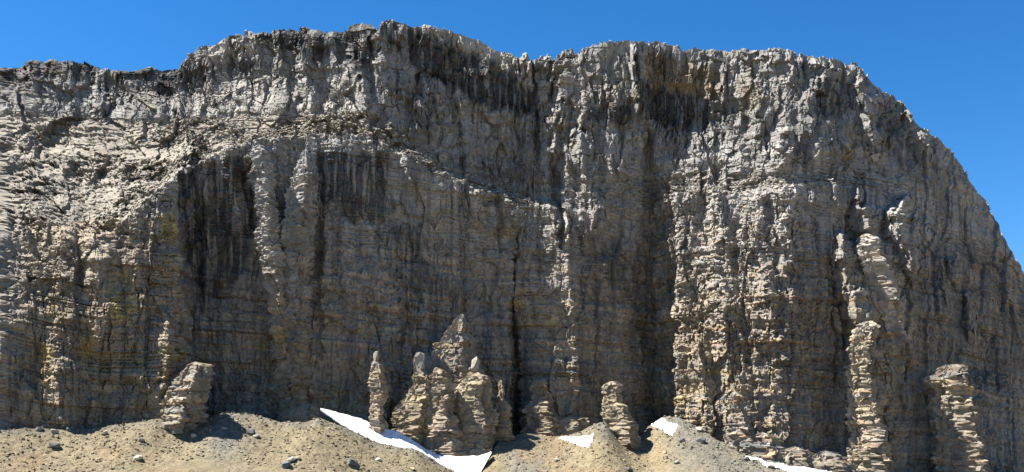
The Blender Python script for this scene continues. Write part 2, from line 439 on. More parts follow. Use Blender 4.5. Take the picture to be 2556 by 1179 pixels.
TAN = [
 (0.85, [(1595, 135), (1680, 160), (1800, 180), (1800, 245), (1700, 240), (1610, 200)]),
 (0.6, [(1850, 200), (1900, 220), (1910, 280), (1850, 280)]),
 (0.55, [(60, 560), (240, 560), (440, 540), (440, 760), (440, 1000), (400, 1080), (60, 1100)]),
 (0.5, [(660, 900), (1700, 960), (1800, 1160), (660, 1160)]),
 (0.4, [(1660, 760), (1760, 760), (1800, 1160), (1700, 1100)]),
 (0.4, [(2130, 860), (2220, 860), (2240, 1200), (2120, 1200)]),
]
OCHRE = [
 (0.8, [(380, 530), (440, 520), (440, 640), (420, 640)]), (0.6, [(260, 680), (330, 680), (330, 800), (280, 800)]),
 (0.6, [(90, 870), (130, 860), (130, 960), (80, 960)]), (0.7, [(195, 850), (230, 850), (225, 930), (195, 930)]),
 (0.6, [(620, 830), (740, 830), (730, 870), (620, 860)]), (0.6, [(1560, 1000), (1700, 985), (1720, 1010), (1560, 1015)]),
 (0.7, [(380, 900), (420, 850), (450, 880), (420, 960)]), (0.5, [(1535, 210), (1550, 220), (1545, 260), (1530, 255)]),
 (0.6, [(980, 1030), (1060, 1050), (1060, 1090), (1000, 1090)]), (0.5, [(800, 980), (880, 985), (880, 1010), (800, 1010)]),
 (0.5, [(1300, 760), (1400, 740), (1400, 830), (1310, 830)]), (0.5, [(2100, 300), (2130, 330), (2130, 420), (2105, 420)]),
]

def rock_colour(px, py, u, z, bed, cell, slope_w, upper_w):
    n = u.shape
    lg = fbm(u / 40.0, z / 30.0, 201, 4); md = fbm(u / 9.0, z / 5.0, 207, 4)
    grey_up = np.array((0.262, 0.26, 0.252)); grey_lo = np.array((0.242, 0.212, 0.17)); rub = np.array((0.218, 0.2, 0.168))
    lo = sstep(420, 900, py + 60 * lg)[..., None]
    c = grey_up * (1 - lo) + grey_lo * lo
    c = c * (1 - slope_w[..., None]) + rub * slope_w[..., None]
    # beds: some buff, some rusty, some blue grey
    hb = (bed * 0.61803 % 1.0)
    buff = np.array((0.33, 0.255, 0.16)); rust = np.array((0.25, 0.155, 0.10)); blue = np.array((0.17, 0.175, 0.18))
    wl = (1 - upper_w) * (1 - slope_w)
    k = (wl * (0.15 + 0.75 * lo[..., 0]) * np.clip(0.55 + 0.9 * md, 0, 1))
    for lo_h, hi_h, cc in ((0.0, 0.26, buff), (0.4, 0.52, rust), (0.66, 0.95, blue)):
        m = ((hb >= lo_h) & (hb < hi_h)) * k * 0.92
        c = c * (1 - m[..., None]) + cc * m[..., None]
    def area(c, lst, colr, seed, cut=1.0):
        w = np.zeros(n)
        for s, poly in lst:
            w = np.maximum(w, s * poly_mask(px, py, poly, 16.0, 18.0, seed))
        w = np.clip(w * cut, 0, 0.95)[..., None]
        return c * (1 - w) + np.array(colr) * w
    c = area(c, PALE, (0.38, 0.36, 0.325), 301)
    c = area(c, TAN, (0.262, 0.212, 0.145), 311)
    c = area(c, OCHRE, (0.34, 0.255, 0.085), 321, np.clip(0.7 + 1.4 * md, 0, 1))
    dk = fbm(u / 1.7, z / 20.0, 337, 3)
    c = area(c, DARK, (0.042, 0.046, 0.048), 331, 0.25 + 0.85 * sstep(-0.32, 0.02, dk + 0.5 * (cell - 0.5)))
    # water streaks and lichen: stains that run down the face
    st = fbm(u / 2.4, z / 55.0, 401, 3); st2 = fbm(u / 22.0, z / 45.0, 407, 2)
    s = sstep(0.2, 0.34, st + 0.35 * st2 + 0.35 * md) * (1 - slope_w) * 0.5 * (0.4 + 0.9 * cell)
    c = c * (1 - s[..., None]) + np.array((0.085, 0.085, 0.088)) * s[..., None]
    li = sstep(0.25, 0.5, fbm(u / 6.0, z / 9.0, 421, 4) + 0.25 * lg) * (1 - slope_w) * 0.25
    c = c * (1 - li[..., None]) + np.array((0.24, 0.215, 0.10)) * li[..., None]
    c = c * (0.72 + 0.5 * cell)[..., None] * (1 + 0.22 * md)[..., None]
    pk = (cell * 7.0 % 1.0 > 0.86)[..., None] * np.array((0.03, -0.005, -0.01))
    return np.clip((c + pk) * np.array((1.005, 1.0, 0.965)) * (0.78 - 0.13 * upper_w)[..., None], 0.015, 0.6)

def rock_relief(u, z, upper_w, slope_w, px, py):
    """height of the broken rock over the large shape, bed number, per-block random"""
    lower_w = np.clip(1 - upper_w - slope_w, 0, 1)
    wu = u + 1.6 * fbm(u / 7.0, z / 7.0, 501, 3); wz = z + 1.2 * fbm(u / 9.0, z / 6.0, 511, 3)
    # dipping beds of uneven thickness
    zb = z + 0.35 * fbm(u / 9.0, z / 6.0, 511, 3) + 0.05 * u + 2.5 * fbm(u / 60.0, z / 60.0, 521, 2) + 6.0 * sstep(470, 60, px) * (px / 400.0)
    q = zb / 1.7 + 0.9 * vnoise(zb / 3.1, zb * 0, 525)
    bed = np.floor(q); fq = q - bed
    bo = hsh(bed, bed * 0, 531) * 2 - 1
    blen = 3.0 + 7.0 * hsh(bed, bed * 0, 534)
    bl = 0.55 * vnoise(u / 14.0 + bed * 3.7, bed * 1.31, 533) + 0.6 * (hsh(np.floor((wu + 40 * hsh(bed, bed * 0, 535)) / blen), bed, 536) * 2 - 1)
    bamp = np.clip(0.8 + 1.3 * fbm(u / 28.0, z / 11.0, 539, 3), 0.2, 1.6)
    groove = sstep(0.82, 1.0, fq) + (1 - sstep(0.0, 0.1, fq))
    beds = bamp * (0.5 * bo + 0.85 * bl) - 0.9 * bamp * groove * (hsh(bed, bed * 0, 537) > 0.35)
    Q = zb / 7.5 + 0.8 * vnoise(zb / 11.0, zb * 0, 541); B = np.floor(Q)
    bigbed = vnoise(u / 26.0 + B * 5.1, B * 1.7, 543) + 0.5 * (hsh(B, B * 0, 547) * 2 - 1)
    ribs_a = 1 - np.abs(fbm(wu / 11.0, z / 90.0, 551, 3)) * 2.2
    ribs_b = 1 - np.abs(fbm(wu / 24.0, z / 120.0, 555, 3)) * 2.0
    f1, c1, e1 = facets(wu, wz, 8.0, 15.0, 561, 1.7, 0.5)
    f0, c0, e0 = facets(wu, wz, 19.0, 36.0, 557, 1.1, 0.5)
    f2u, c2u, e2u = facets(wu, wz, 3.3, 5.8, 571, 1.8, 0.6)
    f2l, c2l, e2l = facets(wu, zb, 4.0, 2.6, 581, 1.7, 0.4)
    f3u, c3u, e3u = facets(u, z, 1.5, 2.5, 591, 1.3, 0.5)
    f3l, c3l, e3l = facets(u + 0.4 * bl, zb, 2.1, 1.1, 601, 1.1, 0.5)
    f2s, c2s, e2s = facets(wu, wz, 4.4, 3.0, 611, 1.3)
    f3s, c3s, e3s = facets(u, z, 1.7, 1.2, 621, 1.4)
    rough = np.clip(0.75 + 1.3 * fbm(u / 24.0, z / 18.0, 631, 3), 0.15, 1.5)
    blk = poly_mask(px, py, [(1600, 430), (1960, 430), (2000, 700), (2000, 1100), (1800, 1180), (1690, 1100), (1620, 800)], 60, 30, 651)
    slab = np.clip(0.75 + 1.5 * fbm(u / 17.0, z / 13.0, 661, 3), 0.12, 1.35)          # clean slabs next to shattered zones
    ck = np.abs(vnoise(wu / 2.3, z / 13.0, 671)); ck2 = np.abs(vnoise(wu / 5.5, z / 34.0, 675))
    crack = (1 - sstep(0.02, 0.09, ck)) * 0.8 + (1 - sstep(0.01, 0.05, ck2)) * 1.3      # open vertical joints
    pan, _, _ = facets(wu, wz, 11.0, 40.0, 681, 0.7, 0.3)
    up = 2.0 * f0 + 1.5 * f1 + slab * (0.95 * f2u + 0.5 * f3u) + 1.7 * ribs_a + 1.6 * ribs_b + 0.4 * beds + 0.9 * bigbed - 0.9 * crack
    lw = ((1.6 + 0.3 * blk) * f0 + (0.5 + 0.6 * blk) * f1 + 1.5 * pan + (0.75 * rough + 0.5 * blk) * (0.6 * f2l + 0.36 * f3l) + (1.0 - 0.1 * blk) * ribs_a
          + (3.2 - 1.8 * blk) * ribs_b + (0.8 - 0.4 * blk) * beds + 1.4 * bigbed - 0.7 * crack)
    rs = np.clip(0.7 + 1.4 * fbm(u / 18.0, z / 9.0, 665, 3), 0.2, 1.3)
    sl = 1.6 * f0 + 1.6 * f1 + rs * (1.3 * f2s + 0.7 * f3s) + 4.5 * fbm(u / 24.0, z / 16.0, 641, 4) + 0.9 * beds + 1.0 * bigbed
    cell = 0.5 * (upper_w * c2u + lower_w * c2l + slope_w * c2s) + 0.5 * (upper_w * c3u + lower_w * c3l + slope_w * c3s)
    return upper_w * up + lower_w * lw + slope_w * sl, bed, cell

# columns spaced evenly along the wall, rows evenly down it
PX0, PX1 = -330.0, 2690.0
NU = 1560
fine = np.linspace(PX0, PX1, 4000)
acc = np.zeros(4000)
for t_ in (0.3, 1.2, 2.6, 3.2, 4.0, 4.8):
    py_, Y_ = base_surface(fine, np.full(4000, t_))
    P_ = at(fine, py_, Y_)
    acc[1:] += np.minimum(np.linalg.norm(np.diff(P_[:, :2], axis=0), axis=1), 2.2)
U_arc = np.cumsum(acc) / 6.0
inview = sstep(0, 60, fine) * (1 - sstep(2500, 2560, fine)) * 0.88 + 0.12
dens = np.cumsum(np.gradient(U_arc) * inview)
pxu = np.interp(np.linspace(dens[0], dens[-1], NU), dens, fine)
uu = np.interp(pxu, fine, U_arc)
ROWS = [118, 118, 120, 150, 196]
ts = np.concatenate([np.linspace(k, k + 1, n, endpoint=False) for k, n in enumerate(ROWS)] + [[5.0]])
NV = len(ts)
PXg, Tg = np.meshgrid(pxu, ts)
Ug = np.broadcast_to(uu, PXg.shape).copy()
PYg, Yg = base_surface(PXg, Tg)
# ragged rim
j1, _, _ = facets(PXg[:1], PXg[:1] * 0, 34.0, 1.0, 701, 0.9); j2, _, _ = facets(PXg[:1], PXg[:1] * 0, 13.0, 1.0, 711, 0.9)
rimf = (1 - sstep(0.0, 0.35, Tg))
PYg = PYg + rimf * (4.5 * j1[0] + 2.6 * j2[0] * np.clip(0.5 + 1.5 * vnoise(pxu / 90.0, pxu * 0, 723), 0, 1.4) + 2 * fbm(pxu / 18.0, pxu * 0, 721, 3))
PYg = PYg + (1 - np.abs(np.clip(Tg - 3, -1, 1))) * 9 * fbm(PXg / 35.0, Tg * 0, 731, 4) + (1 - np.abs(np.clip(Tg - 2, -1, 1))) * 7 * fbm(PXg / 28.0, Tg * 0, 735, 4)
P0 = at(PXg, PYg, Yg)
Zg = P0[..., 2]
# how far this place is rubble slope: flat in the profile between foot of upper wall and lip
tw = sstep(1.85, 2.05, Tg) * (1 - sstep(2.9, 3.08, Tg))
left_slope = 1 - sstep(930, 1010, PXg)
SW = tw * np.clip(left_slope + 0.7 * (1 - sstep(1320, 1360, PXg)) * (PXg > 930) + 0.55 * sstep(1640, 1700, PXg) * (1 - sstep(1960, 2020, PXg)), 0, 1)
SW = np.clip(SW + 0.6 * poly_mask(PXg, PYg, [(-700, 560), (60, 540), (300, 480), (430, 430), (430, 520), (250, 620), (60, 760), (-700, 800)], 40, 30, 741) * sstep(2.9, 3.05, Tg), 0, 1)
UW = (1 - sstep(1.95, 2.25, Tg)) * (1 - SW)
UW = np.where(PXg > 1330, (1 - sstep(330, 480, PYg + 40 * fbm(PXg / 60, PYg / 60, 745, 2))) * (1 - SW), UW)
R, BED, CELL = rock_relief(Ug, Zg, UW, SW, PXg, PYg)
BF = bump_field(PXg, PYg, Ug, Zg)
fade_out = 0.6 + 0.4 * inview[0]
D = R * np.clip(0.35 + Tg / 0.25, 0, 1) * (1 - 0.3 * sstep(2150, 2350, PXg)) + BF
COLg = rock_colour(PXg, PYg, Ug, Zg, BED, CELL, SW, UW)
def box(a, k, axis):
    pad = [(0, 0)] * a.ndim; pad[axis] = (k, k)
    c = np.cumsum(np.pad(a, pad, mode='edge'), axis=axis)
    n = a.shape[axis]
    hi = np.take(c, np.arange(2 * k, 2 * k + n), axis=axis); lo_ = np.take(c, np.maximum(np.arange(n) - 1, 0), axis=axis)
    lo_ = np.where((np.arange(n) > 0).reshape([-1 if i == axis else 1 for i in range(a.ndim)]), lo_, 0)
    return (hi - lo_) / (2 * k + 1)
P = at(PXg, PYg, Yg - BF)
Pm = at(PXg, PYg, Yg - 0.35 * BF)
tx = box(box(np.gradient(Pm[..., 0], axis=1), 14, 1), 8, 0); ty = box(box(np.gradient(Pm[..., 1], axis=1), 14, 1), 8, 0)
tl = np.hypot(tx, ty) + 1e-9
tx = tx / tl + 0.6; ty = ty / tl; tl = np.hypot(tx, ty) + 1e-9
P[..., 0] += ty / tl * (D - BF); P[..., 1] -= tx / tl * (D - BF)
# the rim carries on backwards as a rough plateau
back = []
cback = []
for i, d in enumerate((1.5, 3.5, 6, 9, 13, 19, 28, 40, 60, 90, 130, 180)):
    q = P[0].copy()
    q[:, 1] += d
    q[:, 2] += -0.16 * d + min(d, 8) * 0.16 * fbm(uu / 5.0, uu * 0 + d * 0.7, 751, 3)
    back.append(q); cback.append(COLg[0] * 0.5 + 0.5 * np.array((0.27, 0.25, 0.21)))
P = np.concatenate([np.array(back[::-1]), P]); COLg = np.concatenate([np.array(cback[::-1]), COLg])
NB = len(back); NVT = NV + NB

cliff = link(bpy.data.objects.new("cliff", None))
cliff.location = (0, 480, 0)
tag(cliff, "tall grey and tan layered rock cliff under the blue sky", "cliff", kind="structure")
Tf = np.concatenate([np.full(NB, -0.5), ts])
rid = np.zeros((NVT - 1, NU - 1), int)
tm = 0.5 * (Tf[:-1] + Tf[1:])[:, None]; pm = 0.5 * (pxu[:-1] + pxu[1:])[None, :]
reg = np.where(tm < 0, 0, np.where(tm < 2, 1, np.where(tm < 3, 2, 3))) + 0 * pm.astype(int)
col_id = np.digitize(pm, [448, 945, 1288, 1625, 1990]) + 0 * tm.astype(int)
PART_NAMES = {0: "plateau", 1: "upper_wall", 2: "ledge", 3: "lower_wall"}
PART_LABEL = {
 (1, 0): "low upper wall with a dark crest above the rubble slope", (1, 1): "pale broken upper wall under a dark crest", (1, 2): "dark shaded wall right of the summit prow",
 (1, 3): "notched pale upper wall right of the skyline dip", (1, 4): "streaked upper wall with a tan slab and dark overhang", (1, 5): "columned upper wall falling to the right skyline",
 (2, 0): "sunlit slope of broken rubble", (2, 1): "narrowing sunlit rubble terrace",
 (3, 0): "buff layered buttress at the far left", (3, 1): "deep shaded alcove wall with hanging pillars", (3, 2): "shaded layered wall behind the pinnacles",
 (3, 3): "shaded ribbed wall between two gullies", (3, 4): "bright sunlit blocky buttress", (3, 5): "shaded wall with sunlit pillars",
}
idx = np.arange(NU * NVT).reshape(NVT, NU)
quads = np.stack([idx[:-1, :-1], idx[1:, :-1], idx[1:, 1:], idx[:-1, 1:]], -1)
Vall = P.reshape(-1, 3) - np.array((0, 480, 0)); Call = COLg.reshape(-1, 3)
for (r_, c_) in [(0, -1)] + [(r, c) for r in (1, 2, 3) for c in range(6)]:
    m = (reg == r_) & ((col_id == c_) if c_ >= 0 else True)
    fq = quads[m]
    if not len(fq): continue
    used, inv = np.unique(fq.ravel(), return_inverse=True)
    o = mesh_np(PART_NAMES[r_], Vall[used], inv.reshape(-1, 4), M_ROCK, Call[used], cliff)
    if (r_, c_) in PART_LABEL: o["label"] = PART_LABEL[(r_, c_)]

# ------------------------------------------------------------------ scree
def smooth1(a, s, dx):
    k = int(max(1, 3 * s / dx)); x = np.arange(-k, k + 1) * dx
    w = np.exp(-0.5 * (x / s) ** 2); w /= w.sum()
    return np.convolve(np.pad(a, k, mode='edge'), w, mode='valid')

# crest of the scree: where it meets the wall or stands in front of it
spx = np.linspace(-420, 2760, 1300)
spy = np.interp(spx, SCX, SCY) + 2.0 * fbm(spx / 40, spx * 0, 801, 3)
SCD = [(-700, 325), (-100, 370), (75, 386), (200, 396), (300, 403), (400, 408), (470, 416), (560, 424), (700, 428), (800, 430), (900, 432), (1000, 434), (1150, 434), (1200, 440), (1240, 462),
       (1310, 470), (1450, 465), (1500, 463), (1560, 468), (1620, 482), (1680, 478), (1760, 462), (1850, 446), (1950, 436), (2100, 436), (2300, 440), (2500, 452), (3100, 500)]
sY = smooth1(np.interp(spx, *np.array(SCD, float).T), 15, spx[1] - spx[0])
SP3 = at(spx, spy, sY)
o_ = np.argsort(SP3[:, 0])
sxw, syw, szw = SP3[o_, 0], SP3[o_, 1], SP3[o_, 2]
xr = np.linspace(-260, 320, 1160)
YT = np.interp(xr, sxw, syw); ZT = np.interp(xr, sxw, szw)
dxr = xr[1] - xr[0]
SIG = [0.8, 2.5, 5.5, 14, 40]
ZS = [smooth1(ZT, s, dxr) for s in SIG]; YS = [smooth1(YT, s, dxr) for s in SIG]
DS = [0, 9, 24, 60, 140]

def scree_z(x, y):
    x = np.asarray(x, float); y = np.asarray(y, float)
    d0 = np.clip(np.interp(x, xr, YS[1]) - y, 0, None)
    zt = np.zeros(x.shape); yt = np.zeros(x.shape)
    for k in range(len(SIG)):
        if k == 0: w = np.clip(1 - d0 / DS[1], 0, 1)
        elif k == len(SIG) - 1: w = np.clip((d0 - DS[k - 1]) / (DS[k] - DS[k - 1]), 0, 1)
        else: w = np.clip(np.minimum((d0 - DS[k - 1]) / (DS[k] - DS[k - 1]), 1 - (d0 - DS[k]) / (DS[k + 1] - DS[k])), 0, 1)
        zt = zt + w * np.interp(x, xr, ZS[k]); yt = yt + w * np.interp(x, xr, YS[k])
    d = yt - y
    zf = zt - 0.52 * d + 0.0011 * np.clip(d, 0, 160) ** 2
    zb = zt + 0.30 * d                       # d negative behind the crest: falls into the moat
    z = np.where(d > 0, zf, zb)
    near = np.clip(1 - np.abs(d) / 70, 0, 1)
    return z + near * (0.5 * fbm(x / 9, y / 9, 811, 4) + 0.22 * fbm(x / 2.2, y / 2.2, 815, 3))

ys = np.concatenate([np.arange(330, 346, 2.0), np.arange(346, 476, 0.6), np.arange(476, 500, 2.0)])
xs = np.concatenate([np.arange(-260, -212, 3.0), np.arange(-212, 214, 0.6), np.arange(214, 320, 3.0)])
XS, YSg = np.meshgrid(xs, ys)
ZSg = scree_z(XS, YSg)

def scree_colour(x, y):
    px, py = to_px(x, y, scree_z(x, y))
    c = np.broadcast_to(np.array((0.255, 0.215, 0.150)), x.shape + (3,)).copy()
    g = 0.5 * fbm(x / 20, y / 30, 821, 4)
    def mixin(w, col):
        nonlocal c
        w = np.clip(w, 0, 1)[..., None]; c = c * (1 - w) + np.array(col) * w
    grey = (0.185, 0.178, 0.165); blue = (0.185, 0.19, 0.195); ora = (0.29, 0.205, 0.12)
    wx = px + 30 * g
    mixin(0.75 * np.exp(-((wx - 560 + (py - 1060) * 0.12) / 55.0) ** 2) * (1 - sstep(1100, 1179, py)), blue)
    mixin(0.7 * sstep(1240, 1290, wx) * (1 - sstep(1360, 1440, wx)), grey)
    mixin(0.85 * sstep(1620, 1720, wx - (py - 1100) * 0.4) * (1 - sstep(2150, 2250, wx)), grey)
    mixin(0.7 * sstep(1470, 1500, wx) * (1 - sstep(1520, 1560, wx)) * (1 - sstep(1080, 1120, py)), grey)
    mixin(0.6 * (1 - sstep(0, 24, py - np.interp(px, SCX, SCY) + 20 * g)), grey)
    mixin(0.5 * sstep(0.1, 0.3, g + 0.25 * np.exp(-((px - 300) / 200) ** 2) * (py > 1120)), ora)
    f_, cc, _ = facets(x, y, 1.1, 1.1, 831)
    c = c * (0.8 + 0.4 * cc)[..., None] * (1 + 0.25 * fbm(x / 3, y / 5, 841, 4))[..., None]
    return np.clip(c * np.array((0.57, 0.555, 0.485)), 0.02, 0.5)

CS = scree_colour(XS, YSg)
fr, _, _ = facets(XS, YSg, 1.0, 1.0, 851, 1.2); fr2, _, _ = facets(XS, YSg, 2.6, 2.6, 861, 1.2)
ZSg = ZSg + 0.06 * fr + 0.10 * fr2
gf = grid_faces(len(xs), len(ys))
scree = mesh_np("scree_slope", np.stack([XS, YSg, ZSg], -1).reshape(-1, 3), gf, M_SCREE, CS.reshape(-1, 3))
tag(scree, "sunlit tan scree slope below the cliff", "scree", kind="structure")

# the wide ground: basin between the camera and the scree, and the land beyond
gx = np.concatenate([np.linspace(-6000, -400, 15), np.linspace(-320, 380, 60), np.linspace(480, 6000, 15)])
gy = np.concatenate([np.linspace(-6000, -200, 12), np.linspace(-120, 334, 60), np.linspace(350, 620, 10), np.linspace(800, 6000, 10)])
GX, GY = np.meshgrid(gx, gy)
zj = scree_z(np.clip(GX, -260, 320), np.full(GX.shape, 334.0))
tt = sstep(30, 334, GY)
GZ = -1.7 * (1 - tt) + zj * tt - 26 * np.exp(-((GY - 220) / 80.0) ** 2) - 1.2 * sstep(325, 370, GY) * 10
GZ = GZ + 1.2 * fbm(GX / 30, GY / 30, 871, 3) * sstep(10, 60, np.hypot(GX, GY)) - 0.3
gcol = np.clip(np.array((0.24, 0.205, 0.15)) * (1 + 0.2 * fbm(GX / 40, GY / 40, 881, 3))[..., None], 0, 1)
ground = mesh_np("ground", np.stack([GX, GY, GZ], -1).reshape(-1, 3), grid_faces(len(gx), len(gy)), M_SCREE, gcol.reshape(-1, 3))
tag(ground, "stony tan ground in front of the cliff", "ground", kind="structure")

# ------------------------------------------------------------------ snow patches
def on_scree(px, py):
    """first point of the scree seen at a photo pixel"""
    Y = np.arange(335, 500, 0.25)
    q = at(px, py, Y)
    d = q[:, 2] - scree_z(q[:, 0], q[:, 1])
    hit = np.where(d <= 0)[0]
    return q[hit[0]] if len(hit) else None

def snow_strip(front, back, yf, yb, label, sag=0.0, n=260, m=26):
    """sheet of snow between a front and a back outline (photo pixels) at depths yf, yb; thick edges"""
    f = np.array(front, float); b = np.array(back, float)
    s = np.linspace(0, 1, n)
    fa = np.linspace(0, 1, len(f)); ba = np.linspace(0, 1, len(b))
    fx = np.interp(s, fa, f[:, 0]); fy = np.interp(s, fa, f[:, 1]); bx = np.interp(s, ba, b[:, 0]); by = np.interp(s, ba, b[:, 1])
    fy = fy + 5 * fbm(s * 18, s * 0, 901, 5, 0.65) * np.clip(s * 12, 0, 1); by = by + 3 * fbm(s * 20, s * 0, 905, 5, 0.65) * np.clip(s * 12, 0, 1)
    A = at(fx, fy, np.interp(s, np.linspace(0, 1, len(yf)), yf)); Bp = at(bx, by, np.interp(s, np.linspace(0, 1, len(yb)), yb))
    V = []
    low = A.copy(); low[:, 2] -= 0.5; low[:, 1] += 0.3
    V.append(low)
    for k in range(m + 1):
        w = k / m
        p = A * (1 - w) + Bp * w
        p[:, 2] += -sag * 4 * w * (1 - w) + 0.5 * fbm(p[:, 0] / 3.5, p[:, 1] / 3.5, 911, 4) * (4 * w * (1 - w))
        V.append(p)
    low = Bp.copy(); low[:, 2] -= 1.6; low[:, 1] += 0.6
    V.append(low)
    V = np.array(V)
    c = V.reshape(-1, 3).mean(0)
    o = mesh_np("snow_patch", V.reshape(-1, 3) - c, grid_faces(n, m + 3), M_SNOW, smooth=True)
    o.location = c
    return tag(o, label, "snow", "old snow lying at the foot of the cliff")

def snow_on_scree(poly, label, lift=0.35):
    p = np.array(poly, float)
    x0, y0 = p.min(0); x1, y1 = p.max(0)
    nx, ny = max(10, int((x1 - x0) / 3)), max(8, int((y1 - y0) / 2))
    gx_, gy_ = np.meshgrid(np.linspace(x0 - 2, x1 + 2, nx), np.linspace(y0 - 2, y1 + 2, ny))
    wx = gx_; wy = gy_
    ins = poly_mask(wx.ravel(), wy.ravel(), poly, 2.0, 7.0, 931).reshape(gx_.shape)
    V = np.zeros(gx_.shape + (3,)); ok = np.ones(gx_.shape, bool)
    for j in range(ny):
        for i in range(nx):
            if ins[j, i] <= 0.02: ok[j, i] = False; continue
            q = on_scree(gx_[j, i], gy_[j, i])
            if q is None: ok[j, i] = False
            else: V[j, i] = q
    V[..., 2] += np.where(ins > 0.5, lift, -0.5)
    keep = ok[:-1, :-1] & ok[1:, :-1] & ok[:-1, 1:] & ok[1:, 1:]
    f = grid_faces(nx, ny, keep)[:, ::-1]
    used, inv = np.unique(f.ravel(), return_inverse=True)
    Vv = V.reshape(-1, 3)[used]
    c = Vv.mean(0)
    o = mesh_np("snow_patch", Vv - c, inv.reshape(-1, 4), M_SNOW, smooth=True)
    o.location = c
    return tag(o, label, "snow", "old snow lying at the foot of the cliff")

snow_strip([(800, 1023), (850, 1060), (900, 1088), (950, 1114), (995, 1124), (1030, 1120), (1070, 1148), (1110, 1176), (1150, 1196), (1195, 1186), (1226, 1130)],
           [(800, 1019), (850, 1031), (900, 1046), (950, 1064), (990, 1076), (1030, 1098), (1065, 1122), (1100, 1136), (1150, 1139), (1195, 1138), (1226, 1126)],
           [432, 433, 434, 435, 436, 437, 437, 436, 436, 438, 446], [446, 448, 449, 449, 448, 447, 446, 446, 446, 447, 450],
           "long white snow bank curving along the cliff foot below the pinnacle cluster", sag=0.5)
snow_on_scree([(1384, 1096), (1420, 1092), (1470, 1086), (1487, 1078), (1482, 1098), (1466, 1117), (1440, 1110), (1410, 1104)], "white wedge of snow with a pointed upper right corner, left of the squat tower")
snow_on_scree([(1560, 1096), (1580, 1097), (1602, 1102), (1598, 1116), (1580, 1110)], "smallest white snow scrap just below the squat tower")
snow_on_scree([(1611, 1026), (1640, 1040), (1690, 1060), (1697, 1068), (1680, 1088), (1650, 1076), (1622, 1062), (1626, 1050)], "white snow patch tapering upwards in the shaded gully mouth")
snow_on_scree([(1838, 1128), (1880, 1142), (1960, 1164), (2040, 1170), (2090, 1182), (1985, 1184), (1920, 1166), (1870, 1148)], "thin white snow strip sloping down at the bottom right", 0.5)

def chunk(seed, flat=0.7, pts=11):
    """angular broken stone: hull of a few scattered points, 12 to 40 triangles"""
    import bmesh
    r = random.Random(seed)
    bm = bmesh.new()
    for k in range(pts):
        v = Vector((r.gauss(0, 1), r.gauss(0, 1), r.gauss(0, 1))).normalized()
        v = Vector([math.copysign(abs(c) ** 0.7, c) for c in v])
        bm.verts.new((v.x * 1.15, v.y * 0.95, v.z * flat))
    res = bmesh.ops.convex_hull(bm, input=bm.verts)
    bmesh.ops.delete(bm, geom=[v for v in bm.verts if not v.link_faces], context='VERTS')
    bmesh.ops.triangulate(bm, faces=bm.faces)
    bm.verts.ensure_lookup_table(); bm.verts.index_update()
    V = np.array([v.co[:] for v in bm.verts]); Fc = np.array([[v.index for v in f.verts] for f in bm.faces])
    bm.free()
    return V, Fc

